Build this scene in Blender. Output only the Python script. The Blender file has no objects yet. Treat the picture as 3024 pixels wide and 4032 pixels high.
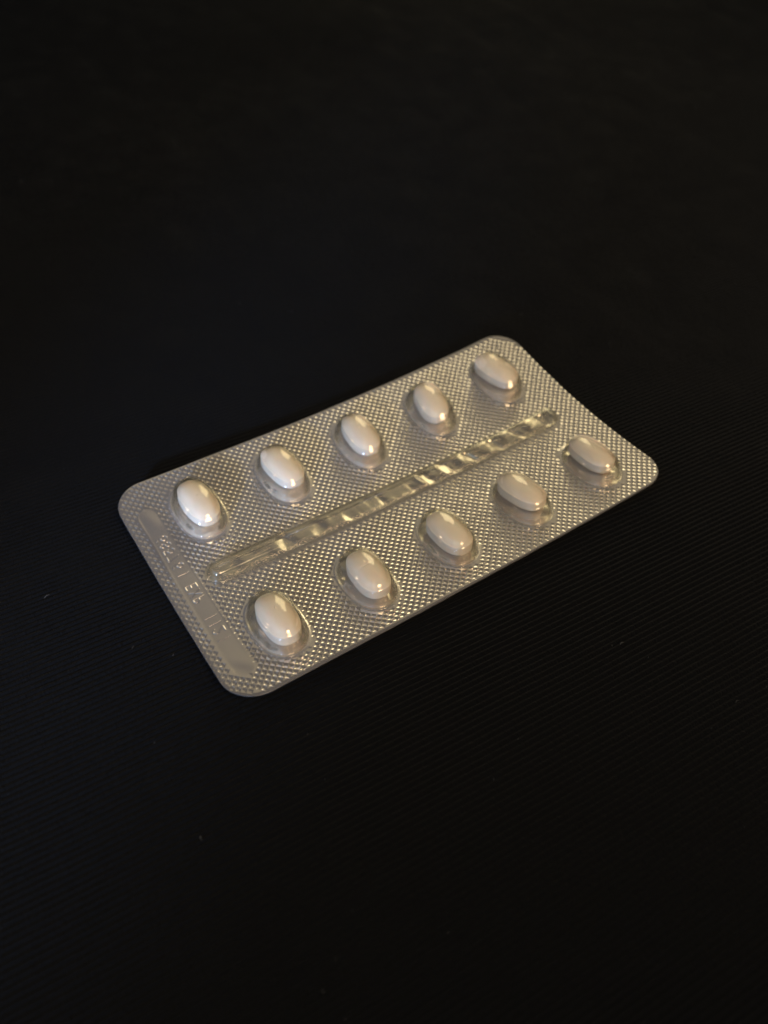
import bpy, math, numpy as np
from mathutils import Vector, Matrix

# ------------------------------------------------------------------ camera, world, lamps
SC = bpy.context.scene
COL = SC.collection
MM = 0.001
CAM_F, CAM_P = 3279.42, np.array([-20.2102, -66.5002, 123.7597])
CAM_R = np.array([[0.831464, -0.554809, 0.029246], [-0.394607, -0.626794, -0.671874], [0.391093, 0.547098, -0.740088]])
cam_d = bpy.data.cameras.new("camera")
cam = bpy.data.objects.new("camera", cam_d)
COL.objects.link(cam)
SC.camera = cam
cam_d.sensor_fit = 'VERTICAL'
cam_d.sensor_height = 36.0
cam_d.lens = CAM_F / 4032 * 36.0
cam_d.clip_start, cam_d.clip_end = 0.005, 20.0
r0, d0, f0 = CAM_R
M = Matrix(((r0[0], -d0[0], -f0[0], CAM_P[0] * MM), (r0[1], -d0[1], -f0[1], CAM_P[1] * MM),
            (r0[2], -d0[2], -f0[2], CAM_P[2] * MM), (0, 0, 0, 1)))
loc, quat, _ = M.decompose()
cam.location = loc
cam.rotation_mode = 'QUATERNION'
cam.rotation_quaternion = quat
cam_d.dof.use_dof = True
cam_d.dof.focus_distance = 0.148
cam_d.dof.aperture_fstop = 13.0

world = bpy.data.worlds.new("World")
SC.world = world
world.use_nodes = True
bg = world.node_tree.nodes['Background']
bg.inputs[0].default_value = (1.0, 0.90, 0.78, 1)
bg.inputs[1].default_value = 0.045

SC.view_settings.view_transform = 'Standard'
SC.view_settings.look = 'None'
SC.view_settings.exposure = 0.0
SC.view_settings.gamma = 1.0

CEN = Vector((0.050, 0.0275, 0.003))


def lamp(name, direction, dist, size, power, color, size_y=None, shape='RECTANGLE', spread=180, aim=None):
    d = bpy.data.lights.new(name, 'AREA')
    d.shape = shape
    d.size = size
    if size_y:
        d.size_y = size_y
    d.energy = power
    d.color = color
    d.spread = math.radians(spread)
    o = bpy.data.objects.new(name, d)
    COL.objects.link(o)
    v = Vector(direction).normalized()
    tgt = Vector(aim) if aim else CEN
    o.location = tgt + v * dist
    o.rotation_mode = 'QUATERNION'
    o.rotation_quaternion = v.to_track_quat('Z', 'Y')
    return o


# radiance of an area lamp = power / (pi * area)
lamp('window_lamp', (0.635, 0.655, 0.405), 0.75, 0.18, 0.18 * 0.33 * math.pi * 3.8, (1.0, 0.83, 0.47), 0.33)
lamp('added_glint_lamp', (-0.79, 0.38, 0.43), 0.8, 0.07, 0.30, (1.0, 0.74, 0.52), 0.04)  # added warm source, draws bright lines on the pockets' left shoulders
lamp('wall_bounce', (0.60, 0.56, 0.57), 1.15, 1.35, 1.35 * 0.95 * math.pi * 0.205, (1.0, 0.85, 0.52), 0.95)
lamp('ceiling_lamp', (0.04, -0.58, 0.81), 0.80, 0.62, 0.48, (1.0, 0.72, 0.42), 0.36, spread=32, aim=(0.080, 0.075, 0.0))
lamp('screen_lamp', (-0.74, -0.62, 0.30), 0.40, 0.03, 0.019, (0.42, 0.60, 1.0), 0.02, spread=16, aim=(0.008, 0.050, 0.004))
lamp('cool_fill', (-0.66, -0.30, 0.69), 0.75, 1.00, 0.72, (0.42, 0.68, 1.0), 1.00, aim=(0.04, 0.32, 0.0), spread=80)
lamp('cool_side', (-0.50, 0.42, 0.76), 0.70, 0.30, 0.30 * 0.30 * math.pi * 0.34, (0.70, 0.82, 1.0), 0.30)  # added cool source for bluish glints in the left-hand dimples


# ------------------------------------------------------------------ helpers
def tag(o, label=None, cat=None, group=None, kind=None):
    if label: o['label'] = label
    if cat: o['category'] = cat
    if group: o['group'] = group
    if kind: o['kind'] = kind
    return o


def mesh_np(name, V, F, mat, smooth=True):
    """V (n,3) in mm, F (m,4) or (m,3) -> mesh in metres."""
    me = bpy.data.meshes.new(name)
    V = np.asarray(V, np.float64)
    F = np.asarray(F, np.int32)
    n, m, k = len(V), len(F), F.shape[1]
    me.vertices.add(n)
    me.vertices.foreach_set('co', (V * MM).astype(np.float32).ravel())
    me.loops.add(m * k)
    me.loops.foreach_set('vertex_index', F.ravel())
    me.polygons.add(m)
    me.polygons.foreach_set('loop_start', np.arange(0, m * k, k, dtype=np.int32))
    me.polygons.foreach_set('loop_total', np.full(m, k, np.int32))
    me.polygons.foreach_set('use_smooth', np.full(m, smooth, bool))
    me.update(calc_edges=True)
    me.validate()
    me.materials.append(mat)
    return me


def link(name, me, parent=None, loc=(0, 0, 0)):
    o = bpy.data.objects.new(name, me)
    COL.objects.link(o)
    o.location = Vector(loc) * MM
    if parent:
        o.parent = parent
    return o


def new_mat(name):
    m = bpy.data.materials.new(name)
    m.use_nodes = True
    nt = m.node_tree
    nt.nodes.clear()
    out = nt.nodes.new('ShaderNodeOutputMaterial')
    return m, nt, out


def node(nt, kind, **kw):
    n = nt.nodes.new(kind)
    for k, v in kw.items():
        if k.startswith('_'):
            setattr(n, k[1:], v)
    for k, v in kw.items():
        if not k.startswith('_'):
            n.inputs[k.replace('__', ' ')].default_value = v
    return n


def smooth01(t):
    t = np.clip(t, 0, 1)
    return t * t * (3 - 2 * t)


def vnoise(x, y, seed, cell):
    """smooth value noise in numpy"""
    rng = np.random.RandomState(seed)
    N = 256
    T = rng.rand(N, N) * 2 - 1
    gx, gy = x / cell, y / cell
    ix, iy = np.floor(gx).astype(int), np.floor(gy).astype(int)
    fx, fy = gx - ix, gy - iy
    fx, fy = fx * fx * (3 - 2 * fx), fy * fy * (3 - 2 * fy)
    a = T[ix % N, iy % N]; b = T[(ix + 1) % N, iy % N]
    c = T[ix % N, (iy + 1) % N]; d = T[(ix + 1) % N, (iy + 1) % N]
    return (a * (1 - fx) + b * fx) * (1 - fy) + (c * (1 - fx) + d * fx) * fy


# ------------------------------------------------------------------ materials
# metallised foil under a thin lacquer
foil, nt, out = new_mat('foil')
tc = node(nt, 'ShaderNodeTexCoord')
nz = node(nt, 'ShaderNodeTexNoise', Scale=900.0, Detail=3.0)
nt.links.new(tc.outputs['Object'], nz.inputs['Vector'])
rr = node(nt, 'ShaderNodeMapRange')
rr.inputs[3].default_value = 0.06
rr.inputs[4].default_value = 0.12
nt.links.new(nz.outputs['Fac'], rr.inputs[0])
nz2 = node(nt, 'ShaderNodeTexNoise', Scale=60.0, Detail=2.0)
nt.links.new(tc.outputs['Object'], nz2.inputs['Vector'])
mx = node(nt, 'ShaderNodeMix', _data_type='RGBA')
mx.inputs[6].default_value = (0.66, 0.62, 0.60, 1)
mx.inputs[7].default_value = (0.78, 0.74, 0.70, 1)
nt.links.new(nz2.outputs['Fac'], mx.inputs[0])
bp = node(nt, 'ShaderNodeBump', Strength=0.10, Distance=0.00003)
nt.links.new(nz.outputs['Fac'], bp.inputs['Height'])
pb = node(nt, 'ShaderNodeBsdfPrincipled', Metallic=0.86)
pb.inputs['Coat Weight'].default_value = 0.3
pb.inputs['Coat Roughness'].default_value = 0.12
nt.links.new(mx.outputs[2], pb.inputs['Base Color'])
nt.links.new(rr.outputs[0], pb.inputs['Roughness'])
nt.links.new(bp.outputs[0], pb.inputs['Normal'])
nt.links.new(pb.outputs[0], out.inputs[0])
M_FOIL = foil

# same foil, ironed smooth without knurling: satin
satin = foil.copy()
satin.name = 'foil_satin'
for n_ in satin.node_tree.nodes:
    if n_.type == 'MAP_RANGE':
        n_.inputs[3].default_value = 0.19
        n_.inputs[4].default_value = 0.27
M_SATIN = satin
crump = foil.copy()
crump.name = 'foil_crumpled'
for n_ in crump.node_tree.nodes:
    if n_.type == 'MAP_RANGE':
        n_.inputs[3].default_value = 0.17
        n_.inputs[4].default_value = 0.27
M_CRUMP = crump
pock = foil.copy()
pock.name = 'foil_pocket'
for n_ in pock.node_tree.nodes:
    if n_.type == 'MAP_RANGE':
        n_.inputs[3].default_value = 0.20
        n_.inputs[4].default_value = 0.30
    if n_.type == 'BSDF_PRINCIPLED':
        n_.inputs['Metallic'].default_value = 0.80
M_POCK = pock

# clear thermoformed film
clear, nt, out = new_mat('clear_film')
tr = node(nt, 'ShaderNodeBsdfTransparent')
lw = node(nt, 'ShaderNodeLayerWeight', Blend=0.5)          # Facing = 1 - |cos|
p4 = node(nt, 'ShaderNodeMath', _operation='POWER')
p4.inputs[1].default_value = 2.2
nt.links.new(lw.outputs['Facing'], p4.inputs[0])
cr = node(nt, 'ShaderNodeMix', _data_type='RGBA')
cr.inputs[6].default_value = (0.975, 0.972, 0.945, 1)
cr.inputs[7].default_value = (0.62, 0.61, 0.55, 1)
nt.links.new(p4.outputs[0], cr.inputs[0])
nt.links.new(cr.outputs[2], tr.inputs[0])
gl = node(nt, 'ShaderNodeBsdfGlossy', Roughness=0.085)
gl.inputs[0].default_value = (1, 1, 1, 1)
p5 = node(nt, 'ShaderNodeMath', _operation='POWER')
p5.inputs[1].default_value = 5.0
nt.links.new(lw.outputs['Facing'], p5.inputs[0])
fr = node(nt, 'ShaderNodeMath', _operation='MULTIPLY_ADD')   # Schlick, both sides alike
fr.inputs[1].default_value = 0.9
fr.inputs[2].default_value = 0.050
nt.links.new(p5.outputs[0], fr.inputs[0])
tcc = node(nt, 'ShaderNodeTexCoord')
nz = node(nt, 'ShaderNodeTexNoise', Scale=420.0, Detail=2.0)
nt.links.new(tcc.outputs['Object'], nz.inputs['Vector'])
bp = node(nt, 'ShaderNodeBump', Strength=0.12, Distance=0.0001)
nt.links.new(nz.outputs['Fac'], bp.inputs['Height'])
nt.links.new(bp.outputs[0], gl.inputs['Normal'])
ms = node(nt, 'ShaderNodeMixShader')
nt.links.new(fr.outputs[0], ms.inputs[0])
nt.links.new(tr.outputs[0], ms.inputs[1])
nt.links.new(gl.outputs[0], ms.inputs[2])
nt.links.new(ms.outputs[0], out.inputs[0])
M_CLEAR = clear

# card rim
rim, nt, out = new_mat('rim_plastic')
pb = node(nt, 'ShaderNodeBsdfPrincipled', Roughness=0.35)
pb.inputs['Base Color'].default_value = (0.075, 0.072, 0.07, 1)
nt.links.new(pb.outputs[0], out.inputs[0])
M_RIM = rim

# film-coated tablet
tab, nt, out = new_mat('tablet_coat')
tc = node(nt, 'ShaderNodeTexCoord')
nz = node(nt, 'ShaderNodeTexNoise', Scale=1400.0, Detail=3.0)
nt.links.new(tc.outputs['Object'], nz.inputs['Vector'])
bp = node(nt, 'ShaderNodeBump', Strength=0.22, Distance=0.00005)
nt.links.new(nz.outputs['Fac'], bp.inputs['Height'])
pb = node(nt, 'ShaderNodeBsdfPrincipled', Roughness=0.5)
pb.inputs['Base Color'].default_value = (0.83, 0.74, 0.655, 1)
pb.inputs['Subsurface Weight'].default_value = 0.25
pb.inputs['Subsurface Radius'].default_value = (1.0, 0.6, 0.5)
pb.inputs['Subsurface Scale'].default_value = 0.0008
pb.inputs['Coat Weight'].default_value = 0.05
pb.inputs['Coat Roughness'].default_value = 0.11
nt.links.new(bp.outputs[0], pb.inputs['Normal'])
nt.links.new(pb.outputs[0], out.inputs[0])
M_TAB = tab

# black ribbed cloth
cloth, nt, out = new_mat('black_cloth')
tc = node(nt, 'ShaderNodeTexCoord')
mp = node(nt, 'ShaderNodeMapping')
mp.inputs['Rotation'].default_value = (0, 0, math.radians(35))
mp.inputs['Scale'].default_value = (3200, 900, 1200)
nt.links.new(tc.outputs['Object'], mp.inputs[0])
nz = node(nt, 'ShaderNodeTexNoise', Scale=1.0, Detail=3.0)
nt.links.new(mp.outputs[0], nz.inputs['Vector'])
nb = node(nt, 'ShaderNodeTexNoise', Scale=1500.0, Detail=2.0)
nt.links.new(tc.outputs['Object'], nb.inputs['Vector'])
cr = node(nt, 'ShaderNodeMix', _data_type='RGBA')
cr.inputs[6].default_value = (0.0006, 0.0007, 0.0008, 1)
cr.inputs[7].default_value = (0.0018, 0.0025, 0.0038, 1)
nt.links.new(nz.outputs['Fac'], cr.inputs[0])
ad = node(nt, 'ShaderNodeMath', _operation='ADD')
nt.links.new(nz.outputs['Fac'], ad.inputs[0])
nt.links.new(nb.outputs['Fac'], ad.inputs[1])
bp = node(nt, 'ShaderNodeBump', Strength=0.9, Distance=0.00025)
nt.links.new(ad.outputs[0], bp.inputs['Height'])
pb = node(nt, 'ShaderNodeBsdfPrincipled', Roughness=0.85)
pb.inputs['Specular IOR Level'].default_value = 0.10
pb.inputs['Sheen Weight'].default_value = 0.03
pb.inputs['Sheen Roughness'].default_value = 0.5
nt.links.new(cr.outputs[2], pb.inputs['Base Color'])
nt.links.new(bp.outputs[0], pb.inputs['Normal'])
nt.links.new(pb.outputs[0], out.inputs[0])
M_CLOTH = cloth

lintm, nt, out = new_mat('lint_fibre')
pb = node(nt, 'ShaderNodeBsdfPrincipled', Roughness=0.8)
pb.inputs['Base Color'].default_value = (0.06, 0.062, 0.065, 1)
nt.links.new(pb.outputs[0], out.inputs[0])
M_LINT = lintm


# ------------------------------------------------------------------ cloth
RIB_ANG = math.radians(-4.5)
CU, SU = math.cos(RIB_ANG), math.sin(RIB_ANG)


def cloth_z(x, y):
    """height of the cloth's slow undulation, flat (0) round the pack"""
    d = np.hypot((x - 50) / 75, (y - 27) / 60)
    w = smooth01((d - 1.0) / 1.5)
    return w * (2.2 * vnoise(x + 900, y + 900, 5, 95) + 1.0 * vnoise(x + 400, y + 700, 6, 41))


def build_cloth():
    u = np.arange(-330, 331, 6.0)
    v = np.arange(-330, 330, 0.13)
    U, Vv = np.meshgrid(u, v)
    x = 150 + U * CU - Vv * SU
    y = 130 + U * SU + Vv * CU
    ph = Vv / 1.04 + 0.22 * vnoise(U + 500, Vv + 500, 11, 37) + 0.12 * vnoise(U + 500, Vv + 900, 12, 9)
    rib = 0.5 + 0.5 * np.cos(2 * np.pi * ph)
    z = (rib ** 0.8 - 1.0) * 0.40 * (0.93 + 0.14 * vnoise(U + 50, Vv + 80, 13, 7))
    z = z - 0.03 + cloth_z(x, y)
    nr, nc = U.shape
    V = np.stack([x, y, z], -1).reshape(-1, 3)
    idx = np.arange(nr * nc).reshape(nr, nc)
    F = np.stack([idx[:-1, :-1], idx[:-1, 1:], idx[1:, 1:], idx[1:, :-1]], -1).reshape(-1, 4)
    o = link('black_cloth', mesh_np('black_cloth', V, F, M_CLOTH))
    tag(o, kind='structure')


build_cloth()

# ------------------------------------------------------------------ blister pack: curved card
LEN, WID, RAD = 100.0, 55.18, 6.4
ZC = (1.4847, 0.4380, 1.6705, 0.2515, 0.3356, 0.1576)
BASE = 0.34


def card_z(x, y):
    u = (x - 50) / 50; v = (y - 25) / 25
    return BASE + ZC[0] * u * u + ZC[1] * u ** 3 + ZC[2] * v * v + ZC[3] * u * v + ZC[4] * u * u * v + ZC[5] * u * v * v


def card_n(x, y):
    e = 0.05
    gx = (card_z(x + e, y) - card_z(x - e, y)) / (2 * e)
    gy = (card_z(x, y + e) - card_z(x, y - e)) / (2 * e)
    n = np.stack([-gx, -gy, np.ones_like(gx)], -1)
    return n / np.linalg.norm(n, axis=-1, keepdims=True)


def lift(x, y, h):
    x = np.asarray(x, float); y = np.asarray(y, float)
    P = np.stack([x, y, card_z(x, y)], -1)
    return P + card_n(x, y) * np.asarray(h, float)[..., None]


COLX = [13.55 + 18.73 * k for k in range(5)]
ROW_FAR, ROW_NEAR = 43.2, 11.55
POCKETS = [(cx, ROW_FAR) for cx in COLX] + [(cx, ROW_NEAR) for cx in COLX]
PA, PB, PN = 4.35, 6.75, 2.35           # pocket base half-axes and superellipse power
CH_Y, CH_X0, CH_X1, CH_W, CH_H = 27.9, 8.1, 93.0, 2.25, 1.9
ST_X, ST_Y0, ST_Y1, ST_W = 4.60, 4.8, 48.5, 2.02   # code strip


def pocket_r(x, y, cx, cy):
    return (np.abs((x - cx) / PA) ** PN + np.abs((y - cy) / PB) ** PN) ** (1 / PN)


def capsule(x, y, ax, ay, bx, by, r):
    dx, dy = bx - ax, by - ay
    t = np.clip(((x - ax) * dx + (y - ay) * dy) / (dx * dx + dy * dy + 1e-12), 0, 1)
    return np.hypot(x - ax - t * dx, y - ay - t * dy) - r


def rrect(x, y):
    """signed distance to the card outline (negative inside)"""
    qx = np.abs(x - LEN / 2) - (LEN / 2 - RAD); qy = np.abs(y - WID / 2) - (WID / 2 - RAD)
    return np.hypot(np.maximum(qx, 0), np.maximum(qy, 0)) + np.minimum(np.maximum(qx, qy), 0) - RAD


# embossed batch code, seen from the film side: strokes in (reading, height) units 0..1
def arc(cx, cy, rx, ry, a0, a1, n=14):
    return [(cx + rx * math.cos(math.radians(a0 + (a1 - a0) * i / n)), cy + ry * math.sin(math.radians(a0 + (a1 - a0) * i / n))) for i in range(n + 1)]


GLYPH = {
    '1': [[(0.5, 0), (0.5, 1)]],
    '6': [arc(0.5, 0.3, 0.42, 0.3, 0, 360), [(0.08, 0.3), (0.12, 0.6), (0.35, 0.92), (0.75, 1.0)]],
    '8': [arc(0.5, 0.26, 0.42, 0.26, 0, 360), arc(0.5, 0.76, 0.36, 0.24, 0, 360)],
    '5': [[(0.9, 1.0), (0.18, 1.0), (0.12, 0.55)], arc(0.46, 0.32, 0.42, 0.32, 140, -140)],
    '7': [[(0.08, 1.0), (0.9, 1.0), (0.35, 0.0)]],
    '2': [arc(0.5, 0.72, 0.4, 0.28, 160, -40) + [(0.08, 0.0), (0.92, 0.0)]],
    'E': [[(0.9, 1), (0.1, 1), (0.1, 0), (0.9, 0)], [(0.1, 0.52), (0.75, 0.52)]],
    'X': [[(0.05, 0), (0.95, 1)], [(0.05, 1), (0.95, 0)]],
    'P': [[(0.12, 0), (0.12, 1), (0.5, 1)] + arc(0.5, 0.73, 0.4, 0.27, 90, -90) + [(0.12, 0.46)]],
}
CODE = [('6', 40.4), ('8', 38.75), ('5', 37.05), ('7', 35.25), ('6', 33.15), ('1', 30.9),
        ('E', 27.5), ('X', 25.75), ('P', 24.15), ('1', 19.55), ('1', 17.85), ('2', 16.15), ('1', 14.05)]


def code_height(x, y):
    h = np.zeros_like(x)
    for ch, yc in CODE:
        sel = (np.abs(y - yc) < 1.3) & (x > 3.0) & (x < 6.2)
        if not sel.any():
            continue
        xs, ys = x[sel], y[sel]
        best = np.full(xs.shape, 9.0)
        for st in GLYPH[ch]:
            pts = [(5.55 - b * 2.05, yc + 0.62 - a * 1.24) for a, b in st]
            for (ax, ay), (bx, by) in zip(pts[:-1], pts[1:]):
                best = np.minimum(best, capsule(xs, ys, ax, ay, bx, by, 0))
        h[sel] = np.maximum(h[sel], 0.080 * np.exp(-(best / 0.11) ** 2))
    return h


CELL = 1.46 / math.sqrt(2)               # knurl cells, rows at 45 degrees
CA0, CB0 = (0.42 + 0.33) / math.sqrt(2), (0.42 - 0.33) / math.sqrt(2)
CUP_R = 0.455


def foil_height(x, y, want_amp=False):
    h = np.zeros_like(x)
    a_, b_ = (x + y) / math.sqrt(2) - CA0, (x - y) / math.sqrt(2) - CB0
    i = np.floor(a_ / CELL + 0.5); j = np.floor(b_ / CELL + 0.5)
    a = a_ - i * CELL; b = b_ - j * CELL
    ca, cb = i * CELL + CA0, j * CELL + CB0
    cx, cy = (ca + cb) / math.sqrt(2), (ca - cb) / math.sqrt(2)
    d = np.full(x.shape, 9.0)
    for (px, py) in POCKETS:
        near = (np.abs(cx - px) < 7) & (np.abs(cy - py) < 9)
        dd = (pocket_r(cx[near], cy[near], px, py) - 1) * 5.2
        d[near] = np.minimum(d[near], dd)
    dc = capsule(cx, cy, CH_X0 + CH_W, CH_Y, CH_X1 - CH_W, CH_Y, CH_W)
    ds = capsule(cx, cy, ST_X, ST_Y0 + ST_W, ST_X, ST_Y1 - ST_W, ST_W)
    amp = smooth01((d - 0.75) / 0.6) * smooth01((dc - 0.15) / 1.3) * smooth01((ds + 0.05) / 0.35)
    e = -rrect(cx, cy)
    lim = np.where(cy < 3, 0.85, np.where(cx < 3, 0.35, 0.25))
    amp = amp * smooth01((e - lim) / 0.3 + 0.5)
    rnd = np.sin(i * 12.9898 + j * 78.233 + 37.7) * 43758.5453
    rnd = rnd - np.floor(rnd)
    amp = amp * (0.85 + 0.25 * rnd)
    h -= amp * 0.122 * np.maximum(0, 1 - (a / CUP_R) ** 2) * np.maximum(0, 1 - (b / CUP_R) ** 2)
    # slow waviness of the sheet
    h += 0.08 * vnoise(x + 100, y + 100, 21, 11) + 0.015 * vnoise(x + 300, y + 200, 22, 4.2)
    h -= 0.10 * np.clip((0.95 - y) / 0.95, 0, 1) ** 2 + 0.07 * np.clip((0.7 + rrect(x, y)) / 0.7, 0, 1) ** 2
    # crumpled foil below the channel: folds run across it
    dc = capsule(x, y, CH_X0 + CH_W, CH_Y, CH_X1 - CH_W, CH_Y, CH_W)
    inside = smooth01(-dc / 0.9)
    rng = np.random.RandomState(4)
    fold = np.zeros_like(x)
    band = np.abs(y - CH_Y) < 3
    xb, yb = x[band], y[band] - CH_Y
    fb = np.zeros_like(xb)
    for xf, s, am in [(89.6, .8, -.55), (86, 1.3, .3), (82.2, .7, -.42), (79, 1.1, .22), (76.2, .6, -.4), (72.6, 1.2, .2), (69.5, .55, -.36),
                      (66.6, .9, .2), (63.6, .5, -.26), (61.5, .7, .22), (58.6, .8, -.3), (56.0, .6, .2), (53.4, .5, -.24), (50.5, 1.0, .2),
                      (46.5, .6, -.2), (42.8, .6, .18), (40.9, .5, -.2), (37.0, 1.2, .16), (32.5, .8, -.14), (29.3, .7, .15), (25.6, .8, -.12),
                      (22.0, 1.0, .12), (17.0, 1.4, .10), (12.5, 1.2, -.08)]:
        sl = rng.uniform(-.45, -.1); cv = rng.uniform(-.08, .08)
        xx = xb - xf - sl * yb - cv * yb * yb
        fb += am * np.exp(-(xx / s) ** 2) * (0.9 + 0.1 * np.cos(yb * rng.uniform(.6, 1.4) + rng.uniform(0, 6)))
    fb += 0.10 * np.sin(xb * 0.95 + 0.5 * yb) * smooth01((xb - 12) / 10) + 0.06 * np.sin(xb * 1.7 - 0.3 * yb + 1) + 0.05 * vnoise(xb + 20, yb * 0.6 + 30, 33, 2.2)
    fb *= 0.85 + 0.75 * vnoise(xb + 5, yb + 200, 35, 3.4)
    fb += 0.012 * vnoise(xb + 70, yb + 50, 31, 1.1) + 0.07 * vnoise(xb + 70, yb + 50, 32, 4.1)
    fold[band] = fb
    h += inside * fold
    # foil drawn a little into the pockets, creased
    for k, (px, py) in enumerate(POCKETS):
        near = (np.abs(x - px) < 6) & (np.abs(y - py) < 8)
        rr_ = pocket_r(x[near], y[near], px, py)
        w = smooth01((1.0 - rr_) / 0.25)
        xa, ya = x[near], y[near]
        cre = 0.24 * vnoise(xa + 40 * k, ya + 10, 41 + k, 2.2) + 0.05 * vnoise(xa + 11, ya + 40 * k, 61 + k, 0.9)
        rimh = 0.10 * np.exp(-((rr_ - 1.07) / 0.05) ** 2)
        h[near] += w * cre + rimh
    # code strip pressed flat, ends dished
    ds = capsule(x, y, ST_X, ST_Y0 + ST_W, ST_X, ST_Y1 - ST_W, ST_W)
    st = smooth01(-ds / 0.5)
    dish = 0.05 * np.exp(-((y - 45.5) / 2.6) ** 2) * np.cos((x - ST_X) * 1.2) + 0.045 * np.exp(-((y - 7.0) / 2.0) ** 2) * np.sin((x - ST_X) * 1.1 + (y - 7) * .5)
    h += st * (-0.015 + dish)
    h += st * code_height(x, y)
    if want_amp:
        return h, amp
    return h


root = bpy.data.objects.new('blister_pack', None)
COL.objects.link(root)
root.empty_display_size = 0.01
ROOT = np.array([50.0, 27.46, 0.0])
root.location = Vector(ROOT) * MM
tag(root, 'silver foil and clear plastic blister pack of ten oval tablets lying on black ribbed cloth', 'blister pack')


def build_foil():
    S2 = math.sqrt(2)
    per = np.linspace(-CUP_R, CUP_R, 9)

    def lines(lo, hi, off):
        k = np.arange(math.floor((lo - off) / CELL) - 1, math.ceil((hi - off) / CELL) + 2)
        v = (k[:, None] * CELL + off + per[None, :]).ravel()
        border = np.tile(np.array([1, 0, 0, 0, 0, 0, 0, 0, 1], bool), len(k))
        return v, border
    la, ba = lines(0, (LEN + WID) / S2, CA0)
    lb, bb = lines(-WID / S2, LEN / S2, CB0)
    A, B = np.meshgrid(la, lb)
    IA, IB = np.meshgrid(np.where(ba, np.arange(len(la)), -1), np.where(bb, np.arange(len(lb)), -1))
    X, Y = (A + B) / S2, (A - B) / S2
    D = rrect(X, Y)
    # pull vertices just outside onto the outline
    e = 0.01
    gx = (rrect(X + e, Y) - rrect(X - e, Y)) / (2 * e); gy = (rrect(X, Y + e) - rrect(X, Y - e)) / (2 * e)
    outm = D > 0
    Xs = np.where(outm, X - gx * D, X); Ys = np.where(outm, Y - gy * D, Y)
    H, AMP = foil_height(Xs, Ys, True)
    IA = np.where(AMP > 0.12, IA, -1).ravel(); IB = np.where(AMP > 0.12, IB, -1).ravel()
    P = lift(Xs, Ys, H).reshape(-1, 3) - ROOT
    ins = (D <= 0)
    idx = np.arange(X.size).reshape(X.shape)
    keep = ins[:-1, :-1] | ins[:-1, 1:] | ins[1:, 1:] | ins[1:, :-1]
    F = np.stack([idx[:-1, :-1], idx[1:, :-1], idx[1:, 1:], idx[:-1, 1:]], -1)
    fx = 0.5 * (Xs[:-1, :-1] + Xs[1:, 1:]); fy = 0.5 * (Ys[:-1, :-1] + Ys[1:, 1:])
    floor_ = np.zeros(fx.shape, bool)
    for (px, py) in POCKETS:
        floor_ |= pocket_r(fx, fy, px, py) < 1.15
    strip = capsule(fx, fy, ST_X, ST_Y0 + ST_W, ST_X, ST_Y1 - ST_W, ST_W) < -0.12
    chan = capsule(fx, fy, CH_X0 + CH_W, CH_Y, CH_X1 - CH_W, CH_Y, CH_W) < 0
    for nm, sel, lab in (('foil_sheet', keep & ~strip & ~chan & ~floor_, None), ('crumpled_foil', keep & chan, 'smooth crinkled foil seen through the raised channel')):
        f = F[sel]
        used, inv = np.unique(f.ravel(), return_inverse=True)
        me = mesh_np(nm, P[used], inv.reshape(-1, 4), M_CRUMP if nm == 'crumpled_foil' else M_FOIL)
        if nm == 'foil_sheet':          # the knurl's ridges are crisp
            ev = np.empty(len(me.edges) * 2, np.int32)
            me.edges.foreach_get('vertices', ev)
            ev = ev.reshape(-1, 2)
            ua, ub = IA[used], IB[used]
            sh = ((ua[ev[:, 0]] >= 0) & (ua[ev[:, 0]] == ua[ev[:, 1]])) | ((ub[ev[:, 0]] >= 0) & (ub[ev[:, 0]] == ub[ev[:, 1]]))
            at = me.attributes.get('sharp_edge') or me.attributes.new('sharp_edge', 'BOOLEAN', 'EDGE')
            at.data.foreach_set('value', sh)
        o = link(nm, me, root)
        if lab: o['label'] = lab
    for (px, py) in POCKETS:
        f = F[keep & (pocket_r(fx, fy, px, py) < 1.15)]
        used, inv = np.unique(f.ravel(), return_inverse=True)
        org = lift(np.array([px]), np.array([py]), np.array([0.0]))[0]
        o = link('pocket_floor', mesh_np('pocket_floor', P[used] + ROOT - org, inv.reshape(-1, 4), M_POCK), root)
        o.location = Vector(org - ROOT) * MM


build_foil()


def build_strip():
    st = 0.04
    x = np.arange(ST_X - ST_W - st, ST_X + ST_W + 2 * st, st); y = np.arange(ST_Y0 - st, ST_Y1 + 2 * st, st)
    X, Y = np.meshgrid(x, y)
    f = lambda a, b: capsule(a, b, ST_X, ST_Y0 + ST_W, ST_X, ST_Y1 - ST_W, ST_W) - 0.02
    D = f(X, Y)
    e = 0.005
    gx = (f(X + e, Y) - f(X - e, Y)) / (2 * e); gy = (f(X, Y + e) - f(X, Y - e)) / (2 * e)
    Xs = np.where(D > 0, X - gx * D, X); Ys = np.where(D > 0, Y - gy * D, Y)
    P = lift(Xs, Ys, foil_height(Xs, Ys) - 0.012).reshape(-1, 3) - ROOT
    ins = D <= 0
    idx = np.arange(X.size).reshape(X.shape)
    keep = ins[:-1, :-1] | ins[:-1, 1:] | ins[1:, 1:] | ins[1:, :-1]
    f4 = np.stack([idx[:-1, :-1], idx[:-1, 1:], idx[1:, 1:], idx[1:, :-1]], -1)[keep]
    used, inv = np.unique(f4.ravel(), return_inverse=True)
    o = link('code_strip', mesh_np('code_strip', P[used], inv.reshape(-1, 4), M_SATIN), root)
    o['label'] = 'smooth foil strip with mirrored embossed batch code'


build_strip()


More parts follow.
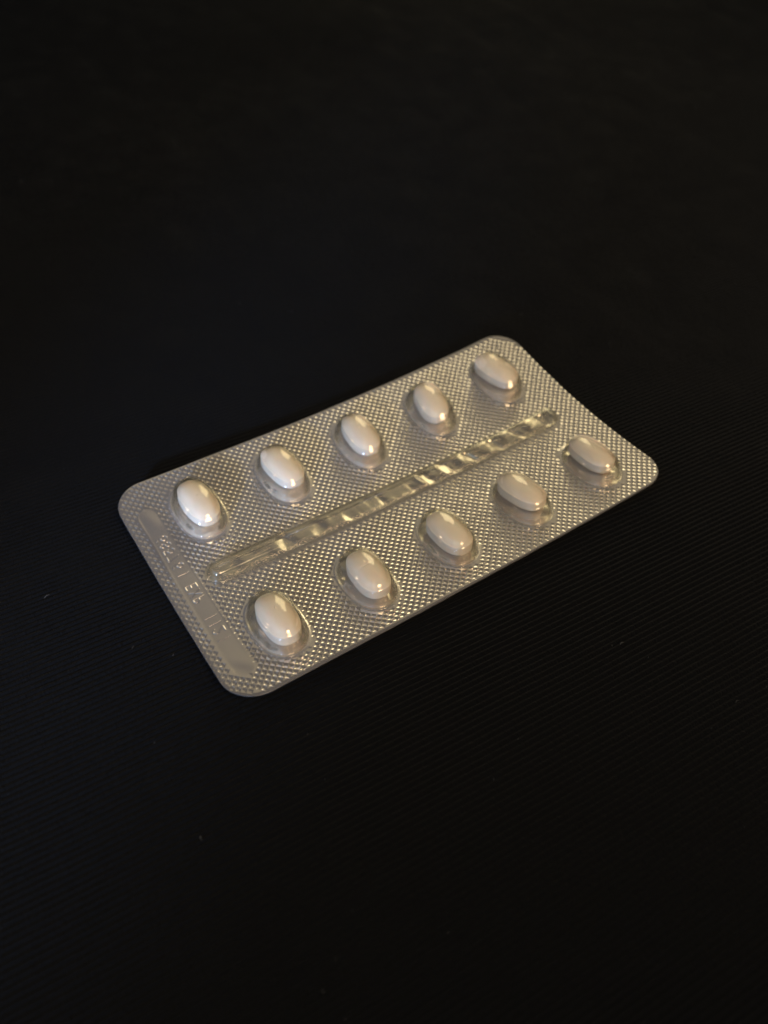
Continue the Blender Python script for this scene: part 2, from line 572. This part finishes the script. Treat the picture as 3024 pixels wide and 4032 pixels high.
def outline_pts(inset=0.0, n=14):
    r = RAD - inset
    pts = []
    for cx, cy, a0 in ((LEN - RAD, RAD, -90), (LEN - RAD, WID - RAD, 0), (RAD, WID - RAD, 90), (RAD, RAD, 180)):
        for i in range(n + 1):
            a = math.radians(a0 + 90 * i / n)
            pts.append((cx + r * math.cos(a), cy + r * math.sin(a)))
    # subdivide long straight runs
    res = []
    for k in range(len(pts)):
        a, b = pts[k], pts[(k + 1) % len(pts)]
        L = math.hypot(b[0] - a[0], b[1] - a[1])
        m = max(1, int(L / 0.8))
        for i in range(m):
            t = i / m
            res.append((a[0] + (b[0] - a[0]) * t, a[1] + (b[1] - a[1]) * t))
    return np.array(res)


def build_rim():
    base = outline_pts()
    rng = np.random.RandomState(8)
    n = len(base)
    jag = 0.035 * np.convolve(rng.randn(n + 4), np.ones(3) / 3, 'same')[:n]
    rings = []
    c = np.array([LEN / 2, WID / 2])
    for ins, h in ((0.10, 0.006), (0.0, 0.015), (-0.02, -0.03), (-0.02, -0.16), (0.3, -0.22)):
        p = outline_pts(max(ins, -1) if ins > 0 else ins)
        if len(p) != n:
            p = base + (c - base) / np.linalg.norm(c - base, axis=1)[:, None] * ins
        hh = np.full(n, h)
        q = p.copy()
        if ins <= 0:
            q += (c - p) / np.linalg.norm(c - p, axis=1)[:, None] * jag[:, None]
        wav = 0.08 * vnoise(q[:, 0] + 100, q[:, 1] + 100, 21, 11) + 0.015 * vnoise(q[:, 0] + 300, q[:, 1] + 200, 22, 4.2)
        wav = wav - 0.10 * np.clip((0.95 - q[:, 1]) / 0.95, 0, 1.1) ** 2 - 0.07 * np.clip((0.7 + rrect(q[:, 0], q[:, 1])) / 0.7, 0, 1) ** 2
        rings.append(lift(q[:, 0], q[:, 1], hh + wav) - ROOT)
    V = np.concatenate(rings)
    F = []
    for k in range(len(rings) - 1):
        a = np.arange(n) + k * n; b = np.roll(np.arange(n), -1) + k * n
        F.append(np.stack([a, a + n, b + n, b], -1))
    link('rim', mesh_np('rim', V, np.concatenate(F), M_RIM), root)
    # underside sheet
    xs = np.linspace(1, LEN - 1, 60); ys = np.linspace(1, WID - 1, 34)
    X, Y = np.meshgrid(xs, ys)
    D = rrect(X, Y) + 0.9
    e = 0.01
    gx = (rrect(X + e, Y) - rrect(X - e, Y)) / (2 * e); gy = (rrect(X, Y + e) - rrect(X, Y - e)) / (2 * e)
    X2 = np.where(D > 0, X - gx * D, X); Y2 = np.where(D > 0, Y - gy * D, Y)
    P = lift(X2, Y2, np.full(X.shape, -0.28)).reshape(-1, 3) - ROOT
    idx = np.arange(X.size).reshape(X.shape)
    F = np.stack([idx[:-1, :-1], idx[1:, :-1], idx[1:, 1:], idx[:-1, 1:]], -1).reshape(-1, 4)
    link('foil_back', mesh_np('foil_back', P, F, M_FOIL), root)


build_rim()


def shell(rings_xy_h, name, origin, closed_top, n):
    """rings: list of (x,y,h) arrays of length n"""
    V = np.concatenate([lift(a, b, c) for a, b, c in rings_xy_h])
    F = []
    for k in range(len(rings_xy_h) - 1):
        a = np.arange(n) + k * n; b = np.roll(np.arange(n), -1) + k * n
        F.append(np.stack([a, b, b + n, a + n], -1))
    F = np.concatenate(F)
    o = link(name, mesh_np(name, V - origin, F, M_CLEAR), root)
    o.location = Vector(origin - ROOT) * MM
    md = o.modifiers.new('thickness', 'SOLIDIFY')
    md.thickness = 0.00022
    md.offset = -1
    return o


POCKET_PROFILE = [  # (inset from base half-axes in x and y, height)
    (-0.62, -0.62, 0.07), (-0.38, -0.38, 0.08), (-0.16, -0.16, 0.14), (-0.03, -0.03, 0.32), (0.06, 0.06, 0.7), (0.16, 0.14, 1.5),
    (0.30, 0.24, 2.4), (0.42, 0.36, 3.0), (0.58, 0.52, 3.4), (0.82, 0.76, 3.66)]
for _r in np.linspace(0.94, 0.03, 24):
    POCKET_PROFILE.append((PA - 3.42 * _r, PB - 5.90 * _r, 5.15 - 1.38 * (_r / 0.95) ** 2.2))


def build_pocket(k, cx, cy):
    n = 96
    t = np.linspace(0, 2 * np.pi, n, endpoint=False)
    rng = np.random.RandomState(100 + k)
    ph = rng.uniform(0, 6, 4)
    dentang = {6: 2.9, 5: 5.2, 9: 5.9, 3: 5.6}.get(k)
    rings = []
    for dx, dy, h in POCKET_PROFILE:
        a, b = PA - dx, PB - dy
        f = min(1, max(0, (h - 3.2) / 0.8))
        p = PN * (1 - f) + 2.05 * f
        ct, st = np.cos(t), np.sin(t)
        ex = np.sign(ct) * np.abs(ct) ** (2 / p) * a
        ey = np.sign(st) * np.abs(st) ** (2 / p) * b
        wob = 1 + 0.010 * np.sin(3 * t + ph[0]) + 0.006 * np.sin(7 * t + ph[1] + h)
        if dentang is not None and 0.3 < h < 4.3:
            dd = np.angle(np.exp(1j * (t - dentang)))
            wob = wob - 0.07 * np.exp(-(dd / 0.16) ** 2) * math.exp(-((h - 2.0) / 1.4) ** 2)
        hh = np.full(n, h)
        if h > 3.75:     # roof: a broad vault along the tablet
            rn = (PA - dx) / 3.42 / 0.95
            vault = 5.14 - 1.25 * np.abs(ex / 3.42) ** 2.0 - 1.0 * np.abs(ey / 5.9) ** 2.0
            w6 = min(1, rn ** 9)
            hh = vault * (1 - w6) + h * w6
        if h > 0.3:
            hh = hh + 0.03 * np.sin(2 * t + ph[2])
        rings.append((cx + ex * wob, cy + ey * wob, hh))
    # cap: shrink to a tiny ring
    rings.append((cx + 0.02 * np.cos(t), cy + 0.02 * np.sin(t), np.full(n, POCKET_PROFILE[-1][2])))
    org = lift(np.array([cx]), np.array([cy]), np.array([0.0]))[0]
    shell(rings, 'pocket', org, True, n)


for k, (cx, cy) in enumerate(POCKETS):
    build_pocket(k, cx, cy)


def build_channel():
    m = 150
    # stadium outline: long straight sides subdivided
    def stadium(w):
        pts = []
        r = CH_W - w
        x0, x1 = CH_X0 + CH_W, CH_X1 - CH_W
        for i in range(17):
            a = math.radians(-90 + 180 * i / 16); pts.append((x1 + r * math.cos(a), CH_Y + r * math.sin(a)))
        for i in range(1, m):
            pts.append((x1 + (x0 - x1) * i / m, CH_Y + r))
        for i in range(17):
            a = math.radians(90 + 180 * i / 16); pts.append((x0 + r * math.cos(a), CH_Y + r * math.sin(a)))
        for i in range(1, m):
            pts.append((x0 + (x1 - x0) * i / m, CH_Y - r))
        return np.array(pts)
    rings = []
    for w, h in ((-0.5, 0.07), (-0.28, 0.08), (-0.1, 0.16), (0.0, 0.4), (0.12, 0.8), (0.3, 1.25), (0.55, 1.6), (0.85, 1.80), (1.2, 1.9), (1.7, 1.95), (2.2, 1.97)):
        p = stadium(w)
        wv = 0.05 * vnoise(p[:, 0] + 10, p[:, 1] + 10 + h, 91, 3.0) * (h > 0.1)
        if h > 0.3:
            # small buckles on the near side wall
            for xb, am in ((84.4, .22), (76.5, .16), (68.9, .2), (59.6, .16), (53.5, .1)):
                wv = wv - am * np.exp(-((p[:, 0] - xb) / 0.5) ** 2) * (p[:, 1] < CH_Y)
        rings.append((p[:, 0], p[:, 1], np.full(len(p), h) + wv))
    org = lift(np.array([50.0]), np.array([CH_Y]), np.array([0.0]))[0]
    shell(rings, 'channel', org, True, len(rings[0][0]))


build_channel()

# ------------------------------------------------------------------ tablets
TA, TB = 3.15, 5.40


def tablet_mesh(name, scores):
    prof = []     # (radius fraction, height) from bottom centre to top centre
    zb0, zb1, zt1 = 1.15, 3.25, 4.62
    nr = 22
    for i in range(nr):
        r = i / (nr - 1) * 0.955
        prof.append((r, 0.12 + (zb0 - 0.12) * (1 - math.sqrt(max(0, 1 - (r * 0.93) ** 2))) / (1 - math.sqrt(1 - (0.955 * .93) ** 2)) * 0.97))
    for a in (0.35, 0.7):
        prof.append((0.955 + 0.045 * math.sin(a * math.pi / 2), zb0 + 0.10 * a))
    for i in range(5):
        prof.append((1.0, zb0 + 0.15 + (zb1 - 0.22 - zb0 - 0.15) * i / 4))
    for a in (0.12, 0.25, 0.38, 0.5, 0.62, 0.74, 0.86):
        prof.append((1.0 - 0.075 * (1 - math.cos(a * math.pi / 2)), zb1 - 0.20 + 0.30 * math.sin(a * math.pi / 2)))
    ztop = zb1 + 0.12
    nt_ = 40
    for i in range(nt_):
        r = 0.935 * (1 - i / (nt_ - 1))
        prof.append((r, ztop + (zt1 - ztop) * (1 - (r / 0.935) ** 2.9)))
    n = 128
    t = np.linspace(0, 2 * np.pi, n, endpoint=False)
    V = []
    for k, (r, z) in enumerate(prof):
        r = max(r, 0.002)
        x = np.sign(np.cos(t)) * np.abs(np.cos(t)) ** (2 / 2.55) * TA * r
        y = np.sign(np.sin(t)) * np.abs(np.sin(t)) ** (2 / 2.55) * TB * r
        zz = np.full(n, z)
        if z > ztop - 0.02:
            for yc, dep, wd, slope, x0, x1 in scores:
                d = np.abs(y - yc - slope * x)
                m = smooth01((x - x0) / 0.4) * smooth01((x1 - x) / 0.4)
                zz = zz - dep * np.exp(-(d / wd) ** 2) * m
        V.append(np.stack([x, y, zz], -1))
    V = np.concatenate(V)
    F = []
    for k in range(len(prof) - 1):
        a = np.arange(n) + k * n; b = np.roll(np.arange(n), -1) + k * n
        F.append(np.stack([a, b, b + n, a + n], -1))
    return mesh_np(name, V, np.concatenate(F), M_TAB)


plain = tablet_mesh('tablet', [])
scored = tablet_mesh('tablet_scored', [(0.35, 0.09, 0.16, 0.10, -3, 3), (3.6, 0.05, 0.14, 0.0, -1.6, 1.2)])
faint = tablet_mesh('tablet_faint', [(0.3, 0.05, 0.16, 0.08, -2.6, 2.2)])

TABS = [  # mesh, dx, dy, rotation deg, lean x, lean y, label
    (plain, 0.28, 0.21, 3.0, 0.0, 0.0, 'white oval tablet with a bluish side, in far row beside the code strip'),
    (plain, 0.30, 0.73, 8.4, 0.3, 0.0, 'bluish white oval tablet, second from the code strip in the far row above the channel'),
    (plain, 0.46, 0.61, -3.5, 0.0, 0.4, 'cream oval tablet in the middle pocket of the far row above the channel'),
    (faint, 0.39, 0.75, -13.4, 0.0, 0.0, 'cream oval tablet with faint cross line, second from the far corner of far row'),
    (plain, 0.23, 0.95, 15.9, 0.0, -0.5, 'softly blurred cream oval tablet in the top corner pocket farthest from the code strip'),
    (plain, 0.17, -0.42, -1.6, 0.5, 0.0, 'tan shaded oval tablet in the near row beside the lower end of the code strip'),
    (scored, 0.19, -0.39, -3.9, 0.0, 0.0, 'oval tablet with clear score line across its middle, in dented near row pocket'),
    (plain, 0.11, -0.20, 1.2, 0.0, 0.0, 'oval tablet in the middle pocket of the near row below the channel'),
    (plain, 0.36, 0.81, 10.9, 0.0, 0.4, 'oval tablet between the middle and the right corner pockets of the near row'),
    (faint, 0.76, 0.93, 2.4, 0.6, 0.0, 'pinkish oval tablet in the right corner pocket with the crushed dark edge'),
]
for k, (me, dx, dy, rot, lx, ly, lab) in enumerate(TABS):
    cx, cy = POCKETS[k]
    x, y = cx + dx, cy + dy
    n = card_n(np.array(x), np.array(y))
    p = lift(np.array(x), np.array(y), np.array(0.05))
    o = link('tablet', me, None, p)
    q = Vector((0, 0, 1)).rotation_difference(Vector(n))
    o.rotation_mode = 'QUATERNION'
    from mathutils import Euler
    o.rotation_quaternion = q @ Euler((math.radians(lx), math.radians(ly), math.radians(rot))).to_quaternion()
    tag(o, lab, 'tablet', 'ten oval tablets in the blister pack')


# ------------------------------------------------------------------ lint on the cloth
def unproject(px, py):
    d = CAM_R.T @ np.array([(px - 1512) / CAM_F, (py - 2016) / CAM_F, 1.0])
    s = -CAM_P[2] / d[2]
    return CAM_P + s * d


def build_lint():
    rng = np.random.RandomState(77)
    spots = [(183, 2349, 1.1, .07), (523, 2550, .6, .05), (683, 2580, .5, .05), (2445, 2533, .8, .08), (2742, 425, 1.6, .12), (2398, 1353, .9, .08),
             (2053, 1240, .8, .08), (1148, 1228, .7, .08), (942, 1197, .6, .07), (1211, 2892, .3, .06), (790, 3300, .6, .08), (2900, 2760, .9, .05),
             (2552, 2590, .3, .05), (608, 2925, .35, .05), (85, 722, .9, .12), (530, 800, .8, .1), (1944, 3070, .35, .06), (2040, 2912, .3, .05)]
    for _ in range(34):
        spots.append((rng.uniform(-200, 3300), rng.uniform(200, 4100), rng.uniform(.15, .45), rng.uniform(.025, .05)))
    V, F = [], []
    for px, py, L, r in spots:
        p = unproject(px, py)
        if rrect(p[0], p[1]) < 3:
            continue
        a = rng.uniform(-.6, .6) + math.radians(35)
        cur = rng.uniform(-1.2, 1.2)
        m = 7
        c = np.zeros((m, 3))
        for i in range(m):
            s = (i / (m - 1) - .5)
            c[i] = (p[0] + L * (s * math.cos(a) - cur * s * s * math.sin(a)), p[1] + L * (s * math.sin(a) + cur * s * s * math.cos(a)), 0.06 + r + 0.08 * math.cos(s * 3))
        c[:, 2] += cloth_z(c[:, 0], c[:, 1])
        tdir = c[-1] - c[0]; tdir /= np.linalg.norm(tdir)
        side = np.cross(tdir, (0, 0, 1)); side /= np.linalg.norm(side)
        up = np.cross(side, tdir)
        b0 = sum(len(v) for v in V)
        for i in range(m):
            rad = r * (0.35 + 0.65 * math.sin(math.pi * (i + .3) / (m - .4)))
            for k in range(6):
                an = k * math.pi / 3
                V.append((c[i] + rad * (side * math.cos(an) + up * math.sin(an)))[None])
        for i in range(m - 1):
            for k in range(6):
                k2 = (k + 1) % 6
                F.append((b0 + i * 6 + k, b0 + i * 6 + k2, b0 + (i + 1) * 6 + k2, b0 + (i + 1) * 6 + k))
    o = link('lint', mesh_np('lint', np.concatenate(V), F, M_LINT))
    tag(o, 'tiny pale lint fibres scattered on the black cloth', 'lint', kind='stuff')


build_lint()
